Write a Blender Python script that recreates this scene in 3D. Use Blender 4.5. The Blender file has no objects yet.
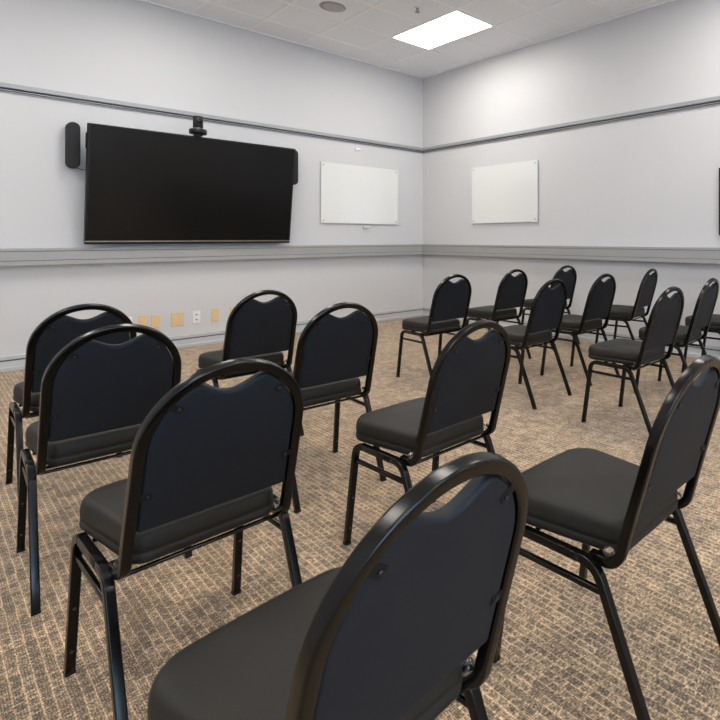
import bpy, bmesh, math, random
from mathutils import Vector, Matrix
random.seed(7)
C = bpy.context.scene.collection
sc = bpy.context.scene
PI = math.pi

# ------------------------------------------------------------------ camera
F, CX, HY, YAW, CZ = 539.58, 535.0, 238.04, 0.8585, 1.189
cam_d = bpy.data.cameras.new('camera')
cam = bpy.data.objects.new('camera', cam_d)
C.objects.link(cam)
cam.location = (0, 0, CZ)
cam.rotation_euler = (PI / 2, 0, -YAW)
cam_d.sensor_fit = 'HORIZONTAL'
cam_d.sensor_width = 36
cam_d.lens = 36 * F / 720
cam_d.shift_x = -(CX - 360) / 720
cam_d.shift_y = (HY - 360) / 720
cam_d.clip_start = 0.02
sc.camera = cam

# ------------------------------------------------------------------ world, daylight, exposure
CEIL_POWER = 18.0
sc.view_settings.view_transform = 'Standard'
sc.view_settings.look = 'None'
sc.view_settings.exposure = 0.09
sc.view_settings.gamma = 1.0
sc.view_settings.use_curve_mapping = False
w = bpy.data.worlds.new('daylight_sky')
sc.world = w
w.use_nodes = True
w.node_tree.nodes['Background'].inputs[0].default_value = (0.55, 0.75, 1.0, 1)
w.node_tree.nodes['Background'].inputs[1].default_value = 1.2
sc.cycles.use_denoising = True
sc.cycles.max_bounces = 8
sc.cycles.diffuse_bounces = 5
sc.cycles.sample_clamp_indirect = 6
dl = bpy.data.lights.new('window_daylight', 'AREA')
dl.shape = 'RECTANGLE'; dl.size = 3.0; dl.size_y = 1.9; dl.energy = 150; dl.color = (0.50, 0.72, 1.0)
dlo = bpy.data.objects.new('window_daylight', dl); C.objects.link(dlo)
dlo.location = (-0.1, -3.95, 1.75); dlo.rotation_euler = (PI / 2, 0, 0)

# ------------------------------------------------------------------ materials
def nmat(name):
    m = bpy.data.materials.new(name); m.use_nodes = True
    nt = m.node_tree
    return m, nt, nt.nodes['Principled BSDF']

def mat(name, col, rough=0.5, metal=0.0, spec=0.5, bump=0.0, bscale=300.0, var=0.0, emit=None, estr=0.0, trans=0.0, coat=0.0, sheen=0.0):
    m, nt, p = nmat(name)
    N, L = nt.nodes, nt.links
    p.inputs['Base Color'].default_value = (*col, 1)
    p.inputs['Roughness'].default_value = rough
    p.inputs['Metallic'].default_value = metal
    p.inputs['Specular IOR Level'].default_value = spec
    p.inputs['Transmission Weight'].default_value = trans
    p.inputs['Coat Weight'].default_value = coat
    p.inputs['Sheen Weight'].default_value = sheen
    if emit:
        p.inputs['Emission Color'].default_value = (*emit, 1)
        p.inputs['Emission Strength'].default_value = estr
    tc = N.new('ShaderNodeTexCoord')
    no = N.new('ShaderNodeTexNoise'); no.inputs['Scale'].default_value = bscale; no.inputs['Detail'].default_value = 3
    L.new(tc.outputs['Object'], no.inputs['Vector'])
    if var:
        mx = N.new('ShaderNodeMix'); mx.data_type = 'RGBA'
        mx.inputs['A'].default_value = (*[c * (1 - var) for c in col], 1)
        mx.inputs['B'].default_value = (*[min(1, c * (1 + var)) for c in col], 1)
        L.new(no.outputs['Fac'], mx.inputs['Factor'])
        L.new(mx.outputs['Result'], p.inputs['Base Color'])
    if bump:
        b = N.new('ShaderNodeBump'); b.inputs['Strength'].default_value = bump; b.inputs['Distance'].default_value = 0.002
        L.new(no.outputs['Fac'], b.inputs['Height']); L.new(b.outputs['Normal'], p.inputs['Normal'])
    return m

M = {}
M['wall'] = mat('wall_paint', (0.610, 0.612, 0.622), 0.55, bump=0.08, bscale=90, var=0.01)
M['wall_up'] = M['wall']
M['rail_grey'] = mat('grey_painted_ledge', (0.35, 0.35, 0.345), 0.45, var=0.03, bscale=20)
M['aluminium'] = mat('aluminium', (0.36, 0.37, 0.385), 0.45, metal=0.25, var=0.04, bscale=30)
M['dark_gap'] = mat('dark_gap', (0.05, 0.055, 0.065), 0.6)
M['base_white'] = mat('baseboard_paint', (0.50, 0.51, 0.52), 0.4, var=0.02, bscale=15)
M['tbar'] = mat('ceiling_grid_paint', (0.93, 0.94, 0.96), 0.5)
M['glassboard'] = mat('white_glass', (0.77, 0.78, 0.765), 0.12, coat=0.4)
M['stud'] = mat('brushed_stud', (0.35, 0.35, 0.35), 0.3, metal=0.9)
M['tv_black'] = mat('black_plastic', (0.006, 0.006, 0.006), 0.4, spec=0.35)
M['tv_screen'] = mat('dark_glass_screen', (0.004, 0.0038, 0.0036), 0.24, spec=0.35)
M['tv_strip'] = mat('silver_strip', (0.55, 0.50, 0.44), 0.3, metal=0.8)
M['spk'] = mat('black_speaker_cloth', (0.020, 0.020, 0.021), 0.85, bump=0.4, bscale=900)
M['white_plastic'] = mat('white_plastic', (0.80, 0.80, 0.80), 0.35)
M['tan_plastic'] = mat('tan_plastic', (0.74, 0.55, 0.31), 0.45, var=0.06, bscale=60)
M['grille'] = mat('grey_grille', (0.46, 0.46, 0.45), 0.6, bump=0.4, bscale=700)
M['frame'] = mat('black_enamel_steel', (0.0025, 0.002, 0.0016), 0.22, spec=0.32, bump=0.03, bscale=60)
M['cap'] = mat('black_rubber', (0.004, 0.004, 0.004), 0.6, spec=0.3)
M['screw'] = mat('dark_screw', (0.05, 0.05, 0.05), 0.3, metal=0.8)
M['clear'] = mat('clear_bumper_plastic', (0.8, 0.8, 0.76), 0.1, trans=1.0)
M['window_frame'] = mat('window_frame_paint', (0.6, 0.6, 0.6), 0.4)
M['pane'] = mat('window_glass', (1, 1, 1), 0.0, trans=1.0)
M['lamp'] = mat('lit_diffuser', (0.9, 0.9, 0.9), 0.5, emit=(1.0, 0.955, 0.90), estr=CEIL_POWER)

def fabric(name, col, rough):
    m, nt, p = nmat(name); N, L = nt.nodes, nt.links
    tc = N.new('ShaderNodeTexCoord')
    n1 = N.new('ShaderNodeTexNoise'); n1.inputs['Scale'].default_value = 380; n1.inputs['Detail'].default_value = 4
    n2 = N.new('ShaderNodeTexNoise'); n2.inputs['Scale'].default_value = 9; n2.inputs['Detail'].default_value = 3
    L.new(tc.outputs['Object'], n1.inputs['Vector']); L.new(tc.outputs['Object'], n2.inputs['Vector'])
    ad = N.new('ShaderNodeMath'); ad.operation = 'MULTIPLY_ADD'; ad.inputs[1].default_value = 0.5
    L.new(n2.outputs['Fac'], ad.inputs[0]); L.new(n1.outputs['Fac'], ad.inputs[2])
    mx = N.new('ShaderNodeMix'); mx.data_type = 'RGBA'
    mx.inputs['A'].default_value = (*[c * 0.72 for c in col], 1); mx.inputs['B'].default_value = (*[c * 1.25 for c in col], 1)
    L.new(ad.outputs[0], mx.inputs['Factor']); L.new(mx.outputs['Result'], p.inputs['Base Color'])
    p.inputs['Roughness'].default_value = rough; p.inputs['Specular IOR Level'].default_value = 0.25
    b = N.new('ShaderNodeBump'); b.inputs['Strength'].default_value = 0.25; b.inputs['Distance'].default_value = 0.001
    L.new(n1.outputs['Fac'], b.inputs['Height']); L.new(b.outputs['Normal'], p.inputs['Normal'])
    return m
M['seat'] = fabric('charcoal_seat_fabric', (0.0165, 0.0150, 0.0124), 0.55)
M['back'] = fabric('charcoal_back_daylight_tint', (0.0085, 0.0110, 0.0155), 0.58)  # same cloth as the seat, darker, with bluish daylight put into the colour

def ceiling_mat():
    m, nt, p = nmat('acoustic_tile'); N, L = nt.nodes, nt.links
    tc = N.new('ShaderNodeTexCoord')
    n1 = N.new('ShaderNodeTexNoise'); n1.inputs['Scale'].default_value = 160; n1.inputs['Detail'].default_value = 5
    L.new(tc.outputs['Object'], n1.inputs['Vector'])
    r = N.new('ShaderNodeValToRGB')
    r.color_ramp.elements[0].position = 0.3; r.color_ramp.elements[0].color = (0.83, 0.86, 0.905, 1)
    r.color_ramp.elements[1].position = 0.6; r.color_ramp.elements[1].color = (0.88, 0.91, 0.95, 1)
    L.new(n1.outputs['Fac'], r.inputs[0]); L.new(r.outputs[0], p.inputs['Base Color'])
    p.inputs['Roughness'].default_value = 0.9
    b = N.new('ShaderNodeBump'); b.inputs['Strength'].default_value = 0.2; b.inputs['Distance'].default_value = 0.001
    L.new(n1.outputs['Fac'], b.inputs['Height']); L.new(b.outputs['Normal'], p.inputs['Normal'])
    return m
M['tile'] = ceiling_mat()

def carpet_mat():
    m, nt, p = nmat('woven_carpet'); N, L = nt.nodes, nt.links
    def mth(op, a, b=None, c=None):
        n = N.new('ShaderNodeMath'); n.operation = op
        for i, v in enumerate((a, b, c)):
            if v is None: continue
            if isinstance(v, (int, float)): n.inputs[i].default_value = v
            else: L.new(v, n.inputs[i])
        return n.outputs[0]
    tc = N.new('ShaderNodeTexCoord')
    sx = N.new('ShaderNodeSeparateXYZ'); L.new(tc.outputs['Object'], sx.inputs[0])
    X, Y = sx.outputs[0], sx.outputs[1]
    wob = N.new('ShaderNodeTexNoise'); wob.inputs['Scale'].default_value = 14; L.new(tc.outputs['Object'], wob.inputs['Vector'])
    wv = mth('MULTIPLY', mth('SUBTRACT', wob.outputs['Fac'], 0.5), 0.006)
    PX, PY = 0.0245, 0.034
    u = mth('DIVIDE', mth('ADD', X, wv), PX); cu = mth('FLOOR', u); fu = mth('FRACT', u)
    wn = N.new('ShaderNodeTexWhiteNoise'); wn.noise_dimensions = '1D'; L.new(cu, wn.inputs['W'])
    v = mth('ADD', mth('DIVIDE', mth('ADD', Y, wv), PY), mth('MULTIPLY', wn.outputs['Value'], 0.45)); cv = mth('FLOOR', v); fv = mth('FRACT', v)
    cb = N.new('ShaderNodeCombineXYZ'); L.new(cu, cb.inputs[0]); L.new(cv, cb.inputs[1])
    wc = N.new('ShaderNodeTexWhiteNoise'); wc.noise_dimensions = '2D'; L.new(cb.outputs[0], wc.inputs['Vector'])
    # light warp lines between columns, weaker weft lines between rows
    def band(f, lo, hi):
        mr = N.new('ShaderNodeMapRange'); mr.interpolation_type = 'SMOOTHSTEP'
        L.new(mth('ABSOLUTE', mth('SUBTRACT', f, 0.5)), mr.inputs['Value'])
        mr.inputs['From Min'].default_value = lo; mr.inputs['From Max'].default_value = hi
        return mr.outputs[0]
    lx = band(fu, 0.24, 0.50); ly = band(fv, 0.22, 0.50)
    # yarn level noise
    yn = N.new('ShaderNodeTexNoise'); yn.inputs['Scale'].default_value = 1.0; yn.inputs['Detail'].default_value = 4
    mp = N.new('ShaderNodeMapping'); mp.inputs['Scale'].default_value = (330, 120, 1); L.new(tc.outputs['Object'], mp.inputs[0]); L.new(mp.outputs[0], yn.inputs['Vector'])
    yn2 = N.new('ShaderNodeTexNoise'); yn2.inputs['Scale'].default_value = 1.0; yn2.inputs['Detail'].default_value = 3
    mp2 = N.new('ShaderNodeMapping'); mp2.inputs['Scale'].default_value = (60, 250, 1); L.new(tc.outputs['Object'], mp2.inputs[0]); L.new(mp2.outputs[0], yn2.inputs['Vector'])
    big = N.new('ShaderNodeTexNoise'); big.inputs['Scale'].default_value = 7; big.inputs['Detail'].default_value = 3; L.new(tc.outputs['Object'], big.inputs['Vector'])
    wc2 = N.new('ShaderNodeTexWhiteNoise'); wc2.noise_dimensions = '3D'; cb2 = N.new('ShaderNodeCombineXYZ'); L.new(cu, cb2.inputs[0]); L.new(mth('FLOOR', mth('MULTIPLY', v, 0.5)), cb2.inputs[1]); cb2.inputs[2].default_value = 3.3; L.new(cb2.outputs[0], wc2.inputs['Vector'])
    t = mth('MAXIMUM', lx, mth('MULTIPLY', ly, 0.58))
    t = mth('MULTIPLY', t, mth('MULTIPLY_ADD', wc2.outputs['Value'], 0.9, 0.35))
    t = mth('ADD', mth('MULTIPLY', t, 0.40), mth('MULTIPLY', wc.outputs['Value'], 0.26))
    t = mth('ADD', t, mth('MULTIPLY', mth('SUBTRACT', yn.outputs['Fac'], 0.5), 2.1))
    t = mth('ADD', t, mth('MULTIPLY', mth('SUBTRACT', yn2.outputs['Fac'], 0.5), 1.5))
    th = mth('FRACT', mth('DIVIDE', mth('ADD', X, mth('MULTIPLY', wv, 0.5)), PX / 4)); t = mth('ADD', t, mth('MULTIPLY', mth('SUBTRACT', mth('ABSOLUTE', mth('SUBTRACT', th, 0.5)), 0.25), 0.45))
    t = mth('ADD', mth('ADD', t, mth('MULTIPLY', mth('SUBTRACT', big.outputs['Fac'], 0.5), 0.35)), 0.20)
    r = N.new('ShaderNodeValToRGB'); e = r.color_ramp.elements
    e[0].position = 0.0; e[0].color = (0.060, 0.041, 0.026, 1)
    e[1].position = 1.0; e[1].color = (0.92, 0.66, 0.40, 1)
    k = e.new(0.38); k.color = (0.222, 0.152, 0.088, 1)
    k = e.new(0.7); k.color = (0.57, 0.395, 0.235, 1)
    L.new(t, r.inputs[0]); L.new(r.outputs[0], p.inputs['Base Color'])
    p.inputs['Roughness'].default_value = 0.95; p.inputs['Specular IOR Level'].default_value = 0.15
    p.inputs['Sheen Weight'].default_value = 0.3
    b = N.new('ShaderNodeBump'); b.inputs['Strength'].default_value = 0.5; b.inputs['Distance'].default_value = 0.004
    L.new(t, b.inputs['Height']); L.new(b.outputs['Normal'], p.inputs['Normal'])
    return m
M['carpet'] = carpet_mat()

# ------------------------------------------------------------------ helpers
def obj(name, bm, m, parent=None, smooth=False):
    me = bpy.data.meshes.new(name)
    bmesh.ops.recalc_face_normals(bm, faces=bm.faces)
    bm.to_mesh(me); bm.free()
    me.materials.append(M[m])
    if smooth:
        for p in me.polygons: p.use_smooth = True
    o = bpy.data.objects.new(name, me); C.objects.link(o)
    if smooth and m == 'frame':
        wm = o.modifiers.new('weighted_normal', 'WEIGHTED_NORMAL'); wm.keep_sharp = True; wm.weight = 90
    if parent: o.parent = parent
    return o

def add_box(bm, x0, x1, y0, y1, z0, z1, bev=0.0, seg=2):
    r = bmesh.ops.create_cube(bm, size=1)
    for v in r['verts']:
        v.co = Vector(((x0 + x1) / 2 + v.co.x * (x1 - x0), (y0 + y1) / 2 + v.co.y * (y1 - y0), (z0 + z1) / 2 + v.co.z * (z1 - z0)))
    if bev:
        es = set()
        for v in r['verts']: es.update(v.link_edges)
        bmesh.ops.bevel(bm, geom=list(es), offset=bev, segments=seg, affect='EDGES', profile=0.5)

def box(name, m, dims, parent=None, bev=0.0):
    bm = bmesh.new(); add_box(bm, *dims, bev=bev)
    return obj(name, bm, m, parent)

def add_lathe(bm, prof, n=24, mat4=Matrix.Identity(4)):
    """prof: (radius, z) list from bottom to top"""
    rings = []
    for r, z in prof:
        if r < 1e-6:
            rings.append([bm.verts.new(mat4 @ Vector((0, 0, z)))])
        else:
            rings.append([bm.verts.new(mat4 @ Vector((r * math.cos(2 * PI * i / n), r * math.sin(2 * PI * i / n), z))) for i in range(n)])
    for a, b in zip(rings, rings[1:]):
        if len(a) == 1 and len(b) == 1: continue
        for i in range(n):
            j = (i + 1) % n
            if len(a) == 1: bm.faces.new((a[0], b[i], b[j]))
            elif len(b) == 1: bm.faces.new((a[i], a[j], b[0]))
            else: bm.faces.new((a[i], a[j], b[j], b[i]))
    if len(rings[0]) > 1: bm.faces.new(rings[0][::-1])
    if len(rings[-1]) > 1: bm.faces.new(rings[-1])

def lathe(name, m, prof, parent=None, n=24, mat4=Matrix.Identity(4), smooth=True):
    bm = bmesh.new(); add_lathe(bm, prof, n, mat4)
    return obj(name, bm, m, parent, smooth)

def profile(w, h, r, k=3):
    """rounded rectangle, w along the normal, h along the binormal"""
    out = []
    for cx, cy, a0 in ((w / 2 - r, h / 2 - r, 0), (-w / 2 + r, h / 2 - r, PI / 2), (-w / 2 + r, -h / 2 + r, PI), (w / 2 - r, -h / 2 + r, 1.5 * PI)):
        for i in range(k + 1):
            a = a0 + i / k * PI / 2
            out.append((cx + r * math.cos(a), cy + r * math.sin(a)))
    return out

def add_sweep(bm, pts, n0, prof):
    pts = [Vector(p) for p in pts]; n0 = Vector(n0)
    T = []
    for i in range(len(pts)):
        a = pts[max(0, i - 1)]; b = pts[min(len(pts) - 1, i + 1)]
        T.append((b - a).normalized())
    n = (n0 - T[0] * n0.dot(T[0])).normalized()
    rings = []
    for i, p in enumerate(pts):
        if i:
            q = T[i - 1].rotation_difference(T[i]); n = q @ n
            n = (n - T[i] * n.dot(T[i])).normalized()
        b = T[i].cross(n)
        rings.append([bm.verts.new(p + n * u + b * v) for u, v in prof])
    k = len(prof)
    for a, b in zip(rings, rings[1:]):
        for i in range(k):
            j = (i + 1) % k
            bm.faces.new((a[i], a[j], b[j], b[i]))
    bm.faces.new(rings[0][::-1]); bm.faces.new(rings[-1])

def fillet(pts, rad, k=7):
    """round the inner corners of a polyline; rad: one radius per inner corner"""
    pts = [Vector(p) for p in pts]; out = [pts[0]]
    for i in range(1, len(pts) - 1):
        r = rad[i - 1]; p = pts[i]
        a = (pts[i - 1] - p).normalized(); b = (pts[i + 1] - p).normalized()
        ang = a.angle(b); d = r / math.tan(ang / 2)
        s = p + a * d; e = p + b * d
        c = p + (a + b).normalized() * (r / math.sin(ang / 2))
        va, vb = s - c, e - c; tot = va.angle(vb)
        ax = va.cross(vb).normalized()
        for j in range(k + 1):
            out.append(c + Matrix.Rotation(tot * j / k, 3, ax) @ va)
    out.append(pts[-1])
    return out

def add_pad(bm, outline, layers, top, place, dome, cx, cy, bottom_flat=True, rings=7):
    """cushion from a 2D outline. layers: (inset, height) bottom to top; then concentric rings shrink to the middle with a dome"""
    n = len(outline)
    nr = []
    for i in range(n):
        ax, ay = outline[i - 1]; bx, by = outline[(i + 1) % n]
        dx, dy = bx - ax, by - ay; l = math.hypot(dx, dy) or 1
        nr.append((-dy / l, dx / l))
    R = []
    for ins, h in layers:
        R.append([bm.verts.new(place(outline[i][0] + nr[i][0] * ins, outline[i][1] + nr[i][1] * ins, h)) for i in range(n)])
    ins, h = layers[-1]
    base = [(outline[i][0] + nr[i][0] * ins, outline[i][1] + nr[i][1] * ins) for i in range(n)]
    for k in range(1, rings):
        s = 1 - k / rings
        R.append([bm.verts.new(place(cx + (x - cx) * s, cy + (y - cy) * s, h + dome * (1 - s * s))) for x, y in base])
    for a, b in zip(R, R[1:]):
        for i in range(n):
            j = (i + 1) % n
            bm.faces.new((a[i], a[j], b[j], b[i]))
    c = bm.verts.new(place(cx, cy, h + dome))
    for i in range(n): bm.faces.new((R[-1][i], R[-1][(i + 1) % n], c))
    # bottom, fanned from the middle
    ins, h0 = layers[0]
    base = [(outline[i][0] + nr[i][0] * ins, outline[i][1] + nr[i][1] * ins) for i in range(n)]
    B = [R[0]]
    for k in range(1, 8):
        s = 1 - k / 8
        B.append([bm.verts.new(place(cx + (x - cx) * s, cy + (y - cy) * s, h0)) for x, y in base])
    for a, b in zip(B, B[1:]):
        for i in range(n):
            j = (i + 1) % n
            bm.faces.new((a[j], a[i], b[i], b[j]))
    cb = bm.verts.new(place(cx, cy, h0))
    for i in range(n): bm.faces.new((B[-1][(i + 1) % n], B[-1][i], cb))

def thing(name, label, cat, loc=(0, 0, 0), rotz=0.0, group=None):
    o = bpy.data.objects.new(name, None); C.objects.link(o)
    o.location = loc; o.rotation_euler = (0, 0, rotz); o.empty_display_size = 0.1
    return tag(o, label, cat, group)

def tag(o, label, cat, group=None):
    o['label'] = label; o['category'] = cat; o['kind'] = 'thing'
    if group: o['group'] = group
    return o

def struct(o):
    o['kind'] = 'structure'; return o

# ------------------------------------------------------------------ room shell
X0, X1, Y0, Y1, ZC = -1.9, 5.165, -3.5, 6.74, 3.656
T_ = 0.12
struct(box('floor', 'carpet', (X0 - T_, X1 + T_, Y0 - T_, Y1 + T_, -0.1, 0.0)))
struct(box('wall_front', 'wall', (X0 - T_, X1 + T_, Y1, Y1 + T_, 0.0, ZC + 0.1)))
struct(box('wall_right', 'wall', (X1, X1 + T_, Y0 - T_, Y1, 0.0, ZC + 0.1)))
struct(box('wall_left', 'wall', (X0 - T_, X0, Y0 - T_, Y1, 0.0, ZC + 0.1)))
bm = bmesh.new()
wx0, wx1, wz0, wz1 = -1.5, 1.3, 0.8, 2.7
add_box(bm, X0, X1, Y0 - T_, Y0, 0.0, wz0); add_box(bm, X0, X1, Y0 - T_, Y0, wz1, ZC + 0.1)
add_box(bm, X0, wx0, Y0 - T_, Y0, wz0, wz1); add_box(bm, wx1, X1, Y0 - T_, Y0, wz0, wz1)
struct(obj('wall_rear', bm, 'wall'))
bm = bmesh.new()
for a, b in ((wx0, wx0 + 0.05), (-0.125, -0.075), (wx1 - 0.05, wx1)): add_box(bm, a, b, Y0 - 0.09, Y0 - 0.03, wz0, wz1)
for a, b in ((wz0, wz0 + 0.05), (wz1 - 0.05, wz1)): add_box(bm, wx0, wx1, Y0 - 0.088, Y0 - 0.032, a, b)
win = struct(obj('window_1', bm, 'window_frame'))

# ceiling: tiles with an opening for every troffer, then the painted grid
GX, GY, P = 2.01, 5.67, 0.61
lights = [(3.84 - 2.44 * i, 4.45 - 3.66 * j) for i in range(3) for j in range(3)]
lights = [(x, y) for x, y in lights if x > X0 + 0.1 and y > Y0 + 0.1]
def in_light(cx, cy):
    return any(x - 0.01 < cx < x + 0.62 and y - 0.01 < cy < y + 1.23 for x, y in lights)
xs = sorted({X0, X1} | {GX + P * k for k in range(-8, 8) if X0 < GX + P * k < X1})
ys = sorted({Y0, Y1} | {GY + P * k for k in range(-18, 4) if Y0 < GY + P * k < Y1})
bm = bmesh.new()
for a, b in zip(xs, xs[1:]):
    for c, d in zip(ys, ys[1:]):
        if in_light((a + b) / 2, (c + d) / 2): continue
        add_box(bm, a, b, c, d, ZC, ZC + 0.015)
struct(obj('ceiling', bm, 'tile'))
bm = bmesh.new()
for x in xs[1:-1]:
    cuts = [Y0] + sorted(v for lx, ly in lights if lx + 0.02 < x < lx + 0.60 for v in (ly, ly + 1.22)) + [Y1]
    for a, b in zip(cuts[::2], cuts[1::2]): add_box(bm, x - 0.012, x + 0.012, a, b, ZC - 0.006, ZC)
for y in ys[1:-1]:
    cuts = [X0] + sorted(v for lx, ly in lights if ly + 0.02 < y < ly + 1.20 for v in (lx, lx + 0.61)) + [X1]
    for a, b in zip(cuts[::2], cuts[1::2]): add_box(bm, a, b, y - 0.012, y + 0.012, ZC - 0.0055, ZC)
# wall angle round the edge
add_box(bm, X0, X1, Y1 - 0.022, Y1, ZC - 0.012, ZC); add_box(bm, X1 - 0.022, X1, Y0, Y1 - 0.022, ZC - 0.012, ZC)
struct(obj('trim_1', bm, 'tbar'))

# rails and baseboards: front wall (along X) and right wall (along Y)
def wall_run(name, m, d0, d1, z0, z1, parent=None, bev=0.0):
    """two mitred runs as one mesh, standing out d1 from both walls"""
    bm = bmesh.new()
    add_box(bm, X0, X1 - d0, Y1 - d1, Y1 - d0, z0, z1, bev)
    add_box(bm, X1 - d1, X1 - d0, Y0, Y1 - d1, z0, z1, bev)
    return obj(name, bm, m, parent)
r1 = struct(wall_run('trim_2', 'aluminium', 0.0, 0.030, 2.530, 2.572, bev=0.003))       # upper display rail
wall_run('rail_channel', 'dark_gap', 0.0, 0.012, 2.498, 2.530, r1)
wall_run('rail_lip', 'aluminium', 0.0, 0.022, 2.508, 2.514, r1)
wall_run('rail_lower_edge', 'aluminium', 0.0, 0.016, 2.494, 2.499, r1)
r2 = struct(wall_run('trim_3', 'rail_grey', 0.0, 0.080, 0.985, 1.066, bev=0.002))        # deep grey ledge at desk height
wall_run('ledge_groove', 'dark_gap', 0.0, 0.075, 0.952, 1.090, r2)
wall_run('ledge_top', 'rail_grey', 0.0, 0.083, 1.070, 1.096, r2, 0.002)
wall_run('ledge_lip', 'rail_grey', 0.0, 0.085, 0.940, 0.981, r2, 0.002)
b1 = struct(wall_run('baseboard_front', 'base_white', 0.0, 0.022, 0.098, 0.132, bev=0.003))
wall_run('baseboard_gap', 'dark_gap', 0.0, 0.012, 0.085, 0.098, b1)
wall_run('baseboard_face', 'base_white', 0.0, 0.016, 0.0, 0.087, b1)
wall_run('baseboard_foot', 'base_white', 0.0, 0.055, 0.0, 0.035, b1, 0.004)

# ------------------------------------------------------------------ ceiling fittings
for i, (x, y) in enumerate(lights):
    vis = i == 0
    t = thing('ceiling_light', 'lit rectangular recessed ceiling light near the room corner' if vis else
              'recessed ceiling light outside the photo, over the rear of the room', 'ceiling light', (x + 0.305, y + 0.61, ZC), 0, 'recessed ceiling lights')
    bm = bmesh.new()
    for d in ((-0.305, -0.272, -0.61, 0.61), (0.272, 0.305, -0.61, 0.61), (-0.272, 0.272, -0.61, -0.587), (-0.272, 0.272, 0.587, 0.61)):
        add_box(bm, *d, -0.006, 0.05)
    add_box(bm, -0.272, 0.272, -0.587, 0.587, 0.04, 0.05)
    obj('light_frame', bm, 'tbar', t)
    box('diffuser', 'lamp', (-0.270, 0.270, -0.585, 0.585, 0.000, 0.006), t)

t = thing('ceiling_speaker', 'round grey ceiling speaker grille set in a white tile', 'speaker', (2.945, 5.395, ZC))
lathe('speaker_rim', 'rail_grey', [(0.0, -0.006), (0.115, -0.006), (0.130, -0.004), (0.134, -0.001), (0.134, 0.0)], t, 40)
bm = bmesh.new()
add_lathe(bm, [(0.0, -0.012), (0.06, -0.0118), (0.09, -0.010), (0.112, -0.0065)], 40)
obj('speaker_grille', bm, 'grille', t, True)

t = thing('fire_sprinkler', 'small dark fire sprinkler head hanging from the ceiling', 'sprinkler', (3.548, 4.726, ZC))
lathe('escutcheon', 'white_plastic', [(0.0, -0.008), (0.022, -0.008), (0.034, -0.001), (0.034, 0.0)], t, 20)
lathe('sprinkler_head', 'stud', [(0.0, -0.045), (0.010, -0.045), (0.010, -0.03), (0.016, -0.025), (0.016, -0.008)], t, 12)
bm = bmesh.new(); add_lathe(bm, [(0.0, -0.052), (0.026, -0.051), (0.028, -0.047), (0.0, -0.045)], 14)
obj('deflector', bm, 'stud', t)

# ------------------------------------------------------------------ television on the front wall
TVW, TVH, TVD = 1.96, 1.150, 0.05
tv = thing('television', 'large black flat screen television tilted forward on the front wall', 'television', (2.068, 6.625, 1.130))
tv.rotation_euler = (math.radians(8.0), 0, 0)
hw = TVW / 2
bm = bmesh.new()
add_box(bm, -hw, hw, 0.0, TVD, 0.0, TVH, 0.004)
obj('tv_housing', bm, 'tv_black', tv)
bm = bmesh.new()
for d in ((-hw, -hw + 0.018, 0.03, TVH), (hw - 0.018, hw, 0.03, TVH), (-hw + 0.018, hw - 0.018, TVH - 0.02, TVH), (-hw, hw, 0.0, 0.022)):
    add_box(bm, d[0], d[1], -0.008, 0.0, d[2], d[3], 0.002)
obj('bezel', bm, 'tv_black', tv)
box('screen', 'tv_screen', (-hw + 0.018, hw - 0.018, -0.004, -0.0005, 0.036, TVH - 0.02), tv)
s = box('trim_strip', 'tv_strip', (-hw, hw, -0.009, -0.0005, 0.0225, 0.0325), tv); s['label'] = 'silver strip along the lower edge'
for q in (-0.35, 0.29): box('mount_rail', 'tv_black', (q, q + 0.06, TVD, TVD + 0.03, 0.25, 0.9), tv)
bm = bmesh.new(); add_box(bm, -hw - 0.010, -hw, 0.012, 0.04, TVH - 0.24, TVH - 0.09, 0.005)
obj('side_port_box', bm, 'tv_black', tv)
mt = thing('television_wall_mount', 'black steel wall mount hidden behind the television', 'wall mount', (2.068, Y1, 1.5))
box('mount_plate', 'tv_black', (-0.5, 0.5, -0.02, 0.0, 0.0, 0.3), mt)
for q in (-0.34, 0.30): box('mount_arm', 'tv_black', (q, q + 0.04, -0.06, -0.02, 0.02, 0.2), mt)

# video conferencing camera on the top edge
cm = thing('conference_camera', 'black conference camera standing on top edge of the television', 'camera', (2.006, 6.478, 2.289))
cm.scale = (1.15, 1.15, 1.15)
lathe('camera_base', 'tv_black', [(0.0, 0.006), (0.066, 0.006), (0.072, 0.012), (0.072, 0.044), (0.066, 0.050), (0.0, 0.050)], cm, 32)
r_ = lathe('camera_ring', 'tv_strip', [(0.0, 0.050), (0.037, 0.050), (0.037, 0.060), (0.0, 0.060)], cm, 28); r_['label'] = 'silver ring'
hd = lathe('camera_head', 'tv_black', [(0.0, 0.060), (0.038, 0.060), (0.041, 0.066), (0.041, 0.160), (0.036, 0.170), (0.0, 0.172)], cm, 28)
lathe('lens', 'tv_screen', [(0.0, 0.0), (0.022, 0.0), (0.020, 0.006), (0.0, 0.008)], hd, 20, Matrix.Translation((0, -0.0385, 0.12)) @ Matrix.Rotation(PI / 2, 4, 'X'))
box('camera_foot', 'tv_black', (-0.03, 0.03, -0.02, 0.03, -0.012, 0.007), cm)

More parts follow.
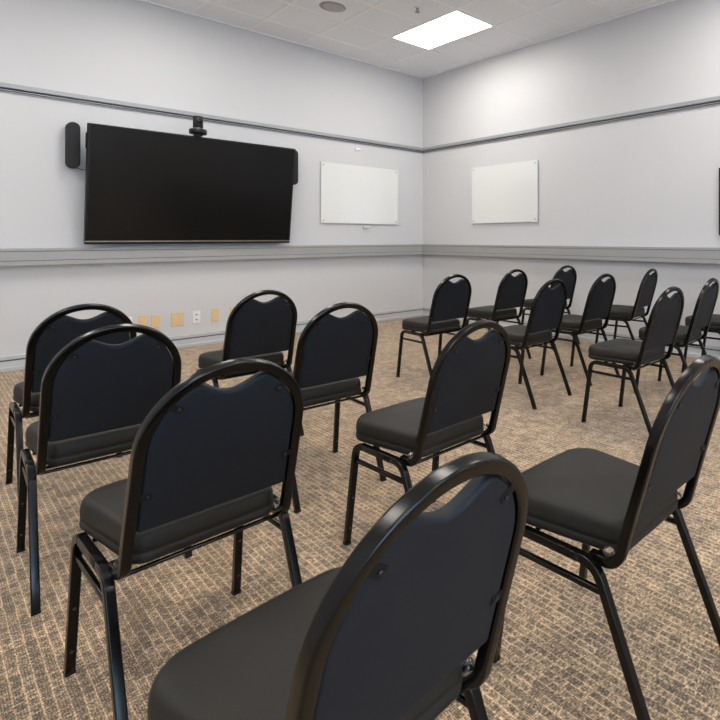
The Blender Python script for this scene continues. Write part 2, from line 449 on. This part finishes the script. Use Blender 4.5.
# pill shaped speakers either side
def pill(x, label, zc=2.07):
    t = thing('wall_speaker', label, 'speaker', (x, Y1, zc), 0, 'black wall speakers either side of the television')
    bm = bmesh.new(); out = []
    R, Hh = 0.051, 0.218
    for i in range(13): a = PI * i / 12; out.append((R * math.cos(a), Hh - R + R * math.sin(a)))
    for i in range(13): a = PI + PI * i / 12; out.append((R * math.cos(a), -Hh + R + R * math.sin(a)))
    add_pad(bm, out, [(0.0, 0.03), (0.0, 0.10), (0.004, 0.108), (0.010, 0.111)], 0, lambda a, b, h: (a, -h, b), 0.002, 0, 0, rings=4)
    obj('speaker_body', bm, 'spk', t)
    box('speaker_bracket', 'tv_black', (-0.02, 0.02, -0.032, 0.0, -0.08, 0.08), t)
    return t
pill(1.010, 'black pill shaped wall speaker left of the television')
pill(3.116, 'black pill shaped wall speaker half hidden behind right television edge')
bm = bmesh.new()
pts = [(1.03, 6.66, 1.865), (1.05, 6.665, 1.852), (1.08, 6.67, 1.846), (1.13, 6.68, 1.842), (1.2, 6.69, 1.84)]
add_sweep(bm, pts, (0, 0, 1), profile(0.006, 0.006, 0.0029, 2))
tag(obj('speaker_cable', bm, 'tv_black', None, True), 'thin black cable from left wall speaker to the television', 'cable')

# display on the right wall, only its left edge in the photo
t = thing('wall_display', 'dark grey screen edge on the right wall at the photo border', 'display', (X1 - 0.0012, 1.498, 1.215))
bm = bmesh.new(); add_box(bm, -0.05, -0.012, -0.57, 0.57, 0.0, 0.655, 0.004); obj('display_housing', bm, 'tv_black', t)
box('display_screen', 'tv_screen', (-0.052, -0.0503, -0.555, 0.555, 0.015, 0.64), t)
box('display_bracket', 'tv_black', (-0.012, 0.0, -0.2, 0.2, 0.2, 0.45), t)

# white glass boards
def board(name, label, loc, rz, W, H):
    t = thing(name, label, 'whiteboard', loc, rz, 'frameless white glass boards')
    bm = bmesh.new(); add_box(bm, -W / 2, W / 2, -0.022, -0.014, 0.0, H, 0.0015)
    obj('glass_panel', bm, 'glassboard', t)
    for sx in (-1, 1):
        for z in (0.035, H - 0.035):
            lathe('standoff_stud', 'stud', [(0.0, 0.0), (0.009, 0.0), (0.009, 0.026), (0.007, 0.028), (0.0, 0.028)], t, 14,
                  Matrix.Translation((sx * (W / 2 - 0.035), 0, z)) @ Matrix.Rotation(PI / 2, 4, 'X'))
    return t
board('glass_whiteboard', 'frameless white glass board right of the television on the front wall', (4.10, Y1 - 0.0012, 1.388), 0, 1.19, 0.80)
board('glass_whiteboard', 'frameless white glass board on the right wall, beyond the corner', (X1 - 0.0012, 5.005, 1.392), -PI / 2, 1.21, 0.78)
t = thing('marker_holder', 'tiny clear marker holder under the front wall glass board', 'holder', (4.17, Y1, 1.335))
bm = bmesh.new(); add_box(bm, -0.05, 0.05, -0.045, 0.0, 0.0, 0.006, 0.001); add_box(bm, -0.05, 0.05, -0.045, -0.040, 0.006, 0.02)
obj('tray', bm, 'white_plastic', t)
lathe('marker', 'stud', [(0.0, -0.045), (0.007, -0.045), (0.007, 0.045), (0.0, 0.045)], t, 10, Matrix.Translation((0.0, -0.022, 0.014)) @ Matrix.Rotation(PI / 2, 4, 'Y'))
bm = bmesh.new(); add_box(bm, -0.04, 0.04, -0.02, 0.0, -0.018, 0.018, 0.004)
o = obj('wall_sensor', bm, 'white_plastic'); o.location = (4.045, Y1, 2.415)
tag(o, 'tiny white sensor on the wall above the front glass board', 'sensor')

# wall plates under the television
def plate(name, x0, x1, z0, z1, m, label, cat, group, outlet=False, gangs=1):
    t = thing(name, label, cat, ((x0 + x1) / 2, Y1, (z0 + z1) / 2), 0, group)
    W, H = (x1 - x0) / 2, (z1 - z0) / 2
    bm = bmesh.new(); add_box(bm, -W, W, -0.008, 0.0, -H, H, 0.003)
    obj('cover', bm, m, t)
    if outlet:
        for s_ in (-1, 1):
            rc = box('socket', m, (-0.017, 0.017, -0.0095, -0.008, s_ * 0.027 - 0.016, s_ * 0.027 + 0.016), t, 0.0005)
            bm = bmesh.new()
            for q in (-0.006, 0.006): add_box(bm, q - 0.0035, q + 0.0035, -0.0102, -0.0094, s_ * 0.027 - 0.008, s_ * 0.027 + 0.008)
            sl = obj('slot', bm, 'cap', rc)
    else:
        for g in range(gangs):
            gx = (g - (gangs - 1) / 2) * 0.055
            bm = bmesh.new(); add_box(bm, gx - 0.018, gx + 0.018, -0.0105, -0.008, -0.034, 0.034, 0.0008)
            obj('insert', bm, m, t)
    for s_ in (-1, 1):
        lathe('cover_screw', 'screw' if not outlet else 'stud', [(0.0, 0.0), (0.0028, 0.0), (0.0028, 0.0012), (0.0, 0.0012)], t, 8,
              Matrix.Translation((0, -0.008, s_ * (H - 0.01))) @ Matrix.Rotation(PI / 2, 4, 'X'))
G1 = 'wall plates in the row under the television'
plate('power_outlet', 1.41, 1.488, 0.245, 0.385, 'white_plastic', 'white wall plate at left end of row, half behind a chair', 'outlet', G1, outlet=True)
plate('wall_plate', 1.540, 1.620, 0.250, 0.388, 'tan_plastic', 'tan wall plate first from left under the television', 'wall plate', G1)
plate('wall_plate', 1.651, 1.731, 0.238, 0.376, 'tan_plastic', 'tan wall plate second from left, left of the double plate', 'wall plate', G1)
plate('double_wall_plate', 1.830, 1.950, 0.236, 0.384, 'tan_plastic', 'wide double tan wall plate under the television', 'wall plate', G1, gangs=2)
plate('power_outlet', 2.032, 2.108, 0.245, 0.385, 'white_plastic', 'white power outlet between two tan wall plates', 'outlet', G1, outlet=True)
plate('wall_plate', 2.220, 2.298, 0.245, 0.387, 'tan_plastic', 'tan wall plate right of the white power outlet', 'wall plate', G1)
plate('wall_plate', 2.405, 2.485, 0.250, 0.388, 'tan_plastic', 'tan wall plate at right end, mostly hidden behind a chair back', 'wall plate', G1)

# ------------------------------------------------------------------ banquet chair
TH = math.radians(16.2); HR = 0.1825; HB = (-0.164, 0.420)      # hoop plane: recline, half width, base (y, z)
TT = (0.880 - HB[1]) / math.cos(TH)                            # distance along the hoop plane to its top
def hp(x, t, n=0.0):
    """hoop plane: x across, t up along the recline, n forward out of the plane"""
    x *= 1.03 - 0.05 * max(0.0, min(1.0, t / TT))
    return Vector((x, HB[0] - t * math.sin(TH) + n * math.cos(TH), HB[1] + t * math.cos(TH) + n * math.sin(TH)))

def smooth(a):
    a = max(0.0, min(1.0, a)); return a * a * (3 - 2 * a)

def make_chair():
    t = thing('banquet_chair', '', 'chair')
    # hoop
    bm = bmesh.new()
    zb = 0.402
    left = fillet([(-HR * 1.03, -0.085, zb), (-HR * 1.03, HB[0] + 0.004, zb), hp(-HR, 0.2)], [0.046])
    pts = left[:-1] + [hp(-HR, 0.12), hp(-HR, 0.2), hp(-HR, TT - HR - 0.04)]
    for i in range(29):
        a = PI - PI * i / 28
        pts.append(hp(HR * math.cos(a), TT - HR + HR * math.sin(a)))
    pts += [hp(HR, TT - HR - 0.04), hp(HR, 0.2), hp(HR, 0.12)] + [Vector((-p.x, p.y, p.z)) for p in left[:-1]][::-1]
    add_sweep(bm, pts, (1, 0, 0), profile(0.024, 0.026, 0.005, 2))
    o = obj('back_frame', bm, 'frame', t, True)
    # seat frame: two rails, front and rear cross bars
    RX = 0.207; zr = 0.3985
    bm = bmesh.new()
    pr = profile(0.023, 0.023, 0.0035, 2)
    for s in (-1, 1):
        add_sweep(bm, [(s * RX, 0.122, zr), (s * RX, 0.0, zr), (s * RX, -0.054, zr)], (1, 0, 0), pr)
    rod = profile(0.012, 0.012, 0.0058, 2)
    for y, z in ((0.10, 0.396), (-0.085, 0.392), (-0.132, 0.392)):
        hw_ = 0.19 if y > -0.13 else 0.186; add_sweep(bm, [(-hw_, y, z), (0, y, z), (hw_, y, z)], (0, 0, 1), rod)
    obj('seat_frame', bm, 'frame', t, True)
    # legs
    for s in (-1, 1):
        for front in (True, False):
            foot = Vector((s * 0.2145, 0.226, 0.008)) if front else Vector((s * 0.2095, -0.279, 0.008))
            top = Vector((s * RX, 0.172, zr)) if front else Vector((s * RX, -0.110, zr))
            inn = Vector((s * RX, 0.118, zr)) if front else Vector((s * RX, -0.050, zr))
            bm = bmesh.new()
            path = fillet([foot, top, inn], [0.048 if front else 0.062])
            path = [foot.lerp(path[1], k / 3) for k in range(3)] + path[1:]
            add_sweep(bm, path, (1, 0, 0), pr)
            lg = obj('leg', bm, 'frame', t, True)
            bm = bmesh.new(); add_box(bm, foot.x - 0.0118, foot.x + 0.0118, foot.y - 0.0125, foot.y + 0.0125, 0.0, 0.010, 0.002)
            obj('foot_cap', bm, 'cap', lg)
            if front:
                d = (top - foot).normalized()
                for z in (0.068, 0.190):
                    c = foot + d * ((z - foot.z) / d.z)
                    lathe('stacking_screw', 'screw', [(0.0, 0.0), (0.0042, 0.0), (0.0038, 0.002), (0.0, 0.0028)], lg, 10,
                          Matrix.Translation(c + Vector((0, -0.0115, 0))) @ Matrix.Rotation(PI / 2, 4, 'X'))
        # side brace
        bm = bmesh.new()
        add_sweep(bm, [(s * 0.208, 0.176, 0.337), (s * 0.208, 0.0, 0.337), (s * 0.208, -0.128, 0.337)], (1, 0, 0), profile(0.014, 0.016, 0.004, 2))
        obj('side_brace', bm, 'frame', t, True)
        # clear bumper sitting on the hoop foot
        b = lathe('bumper', 'clear', [(0.0, 0.0), (0.012, 0.0), (0.0145, 0.006), (0.0145, 0.014), (0.010, 0.022), (0.0, 0.025)], t, 18,
              Matrix.Translation((s * HR * 1.02, -0.134, 0.4135)))
        b['label'] = 'clear round stacking bumper'
    # seat
    out = []
    WF, WR, YF, YR, RF, RR = 0.205, 0.172, 0.238, -0.158, 0.085, 0.04
    def arc(cx, cy, r, a0, a1, n):
        for i in range(n + 1):
            a = a0 + (a1 - a0) * i / n; out.append((cx + r * math.cos(a), cy + r * math.sin(a)))
    def line(a, b, n):
        for i in range(1, n): out.append((a[0] + (b[0] - a[0]) * i / n, a[1] + (b[1] - a[1]) * i / n))
    arc(WF - RF, YF - RF, RF, 0, PI / 2, 12)
    line((WF - RF, YF), (-WF + RF, YF), 6)
    arc(-WF + RF, YF - RF, RF, PI / 2, PI, 12)
    line((-WF, YF - RF), (-WR, YR + RR), 8)
    arc(-WR + RR, YR + RR, RR, PI, 1.5 * PI, 8)
    line((-WR + RR, YR), (WR - RR, YR), 8)
    arc(WR - RR, YR + RR, RR, 1.5 * PI, 2 * PI, 8)
    line((WR, YR + RR), (WF, YF - RF), 8)
    # a slightly bowed front edge
    out = [(x, y + (0.003 * (1 - (x / 0.12) ** 2) if y > YF - 0.03 and abs(x) < 0.12 else 0)) for x, y in out]
    zs = 0.417
    place = lambda a, b, h: (a, b, zs + h)
    bm = bmesh.new()
    add_pad(bm, out, [(0.022, -0.008), (0.005, -0.006), (0.0, -0.001), (-0.0015, 0.008), (0.0, 0.017), (0.0035, 0.020), (0.0, 0.023), (-0.001, 0.036), (0.0005, 0.052), (0.004, 0.063), (0.010, 0.070), (0.022, 0.0735)],
            0, place, 0.008, 0, 0.05)
    st = obj('seat', bm, 'seat', t, True)
    bm = bmesh.new(); add_box(bm, -0.14, 0.14, -0.12, 0.20, 0.400, 0.4085); obj('seat_board', bm, 'cap', t)
    # backrest
    out = []
    r = HR - 0.0135; tc = TT - HR; t0 = (0.508 - HB[1]) / math.cos(TH)
    tdip = (0.818 - HB[1]) / math.cos(TH)
    arc(r - 0.009, t0 + 0.009, 0.009, -PI / 2, 0, 5)
    line((r, t0 + 0.009), (r, tc), 8)
    def top(x):
        c = tc + math.sqrt(max(0, r * r - x * x))
        d = tdip + (0.017 * (1 - math.cos(PI * abs(x) / 0.095)) if abs(x) < 0.095 else 0.034 + (abs(x) - 0.095))
        k = 0.0035
        return -k * math.log(math.exp(-c / k) + math.exp(-d / k)) if abs(x) < 0.14 else c
    for i in range(0, 17):
        a = i / 16 * math.radians(50)
        x = r * math.cos(a)
        out.append((x, top(x) if x < 0.14 else tc + r * math.sin(a)))
    xe = out[-1][0]
    for i in range(1, 32):
        x = xe - 2 * xe * i / 32
        out.append((x, top(x)))
    for i in range(16, -1, -1):
        a = i / 16 * math.radians(50)
        x = r * math.cos(a)
        out.append((-x, top(x) if x < 0.14 else tc + r * math.sin(a)))
    line((-r, tc), (-r, t0 + 0.009), 8)
    arc(-r + 0.009, t0 + 0.009, 0.009, PI, 1.5 * PI, 5)
    line((-r + 0.009, t0), (r - 0.009, t0), 12)
    bow = lambda a: 0.0
    place = lambda a, b, h: hp(a, b, h - bow(a) * 0.6 - 0.002)
    bm = bmesh.new()
    add_pad(bm, out, [(0.0065, -0.006), (0.0035, -0.0052), (0.001, -0.002), (0.0, 0.004), (0.0, 0.012), (0.002, 0.018), (0.0065, 0.022)],
            0, place, 0.012, 0, 0.29)
    obj('backrest', bm, 'back', t, True)
    # brackets with a screw each
    for s in (-1, 1):
        for x, z, ang in ((0.116, 0.800, math.radians(38)), (0.157, 0.600, 0.0)):
            tt = (z - HB[1]) / math.cos(TH)
            nb = -0.0075 - bow(x) * 0.6
            c = hp(s * x, tt, nb)
            mt4 = Matrix.Translation(c) @ Matrix.Rotation(TH, 4, 'X') @ Matrix.Rotation(-s * ang, 4, 'Y')
            bm = bmesh.new()
            xa, xb = sorted((-s * 0.010, s * (0.020 if z > 0.7 else 0.016)))
            add_box(bm, xa, xb, -0.003, 0.002, -0.008, 0.008, 0.001)
            bmesh.ops.transform(bm, matrix=mt4, verts=bm.verts)
            br = obj('bracket', bm, 'cap', t)
            lathe('bracket_screw', 'screw', [(0.0, 0.0), (0.0045, 0.0), (0.0035, 0.0025), (0.0, 0.003)], br, 10,
                  mt4 @ Matrix.Translation((0, -0.003, 0)) @ Matrix.Rotation(PI / 2, 4, 'X'))
    return t

proto = make_chair()
LG, RG = 'chairs in the left block', 'chairs in the right block'
seats = [
    (0.455, 0.842, 3.9, LG, 'black banquet chair nearest the camera, its back cut by the photo bottom'),
    (0.506, 1.706, 1.8, LG, 'black banquet chair left of centre with large blue-black back, directly behind nearest chair'),
    (0.480, 2.585, -2.2, LG, 'black banquet chair second from the left edge, overlapping the leftmost chair'),
    (0.524, 3.409, -1.0, LG, 'leftmost black banquet chair, nearest the television wall in its column'),
    (1.295, 0.858, 0.8, LG, 'black banquet chair in the lower right foreground, its back cut by the photo right edge'),
    (1.332, 1.706, 1.9, LG, 'black banquet chair at the middle of the photo, its whole seat showing'),
    (1.319, 2.581, -2.4, LG, 'black banquet chair left of the middle, second from front in its column'),
    (1.332, 3.468, -0.1, LG, 'black banquet chair under the right end of the television'),
    (2.938, 3.677, -1.9, RG, 'black banquet chair below the room corner, leftmost of the right block'),
    (3.790, 3.796, -1.1, RG, 'black banquet chair second from left in the farthest row'),
    (4.700, 3.867, -4.5, RG, 'small far black banquet chair peeking from behind another back'),
    (3.041, 2.738, 1.3, RG, 'black banquet chair at left of the middle row in the right block'),
    (3.790, 2.783, 0.2, RG, 'black banquet chair in the middle of the right block, second in its row'),
    (4.690, 2.862, 6.8, RG, 'black banquet chair by the right wall in the middle row'),
    (3.056, 1.811, -1.4, RG, 'black banquet chair standing front and clear in the right block, all legs showing'),
    (3.871, 1.911, 3.5, RG, 'black banquet chair second in the near right row, its back by photo edge'),
    (4.665, 1.900, 2.0, RG, 'black banquet chair at right photo edge, only seat and a front leg showing'),
]
kids = {}
for o in bpy.data.objects:
    if o.parent: kids.setdefault(o.parent.name, []).append(o)
def dup(root):
    r = root.copy(); C.objects.link(r)
    for ch in kids[root.name]:
        c = ch.copy(); C.objects.link(c); c.parent = r
        for g in kids.get(ch.name, []):
            d = g.copy(); C.objects.link(d); d.parent = c
    return r
for i, (x, y, a, g, lab) in enumerate(seats):
    o = proto if i == 0 else dup(proto)
    o.location = (x, y, 0); o.rotation_euler = (0, 0, math.radians(a))
    o['label'] = lab; o['category'] = 'chair'; o['group'] = g
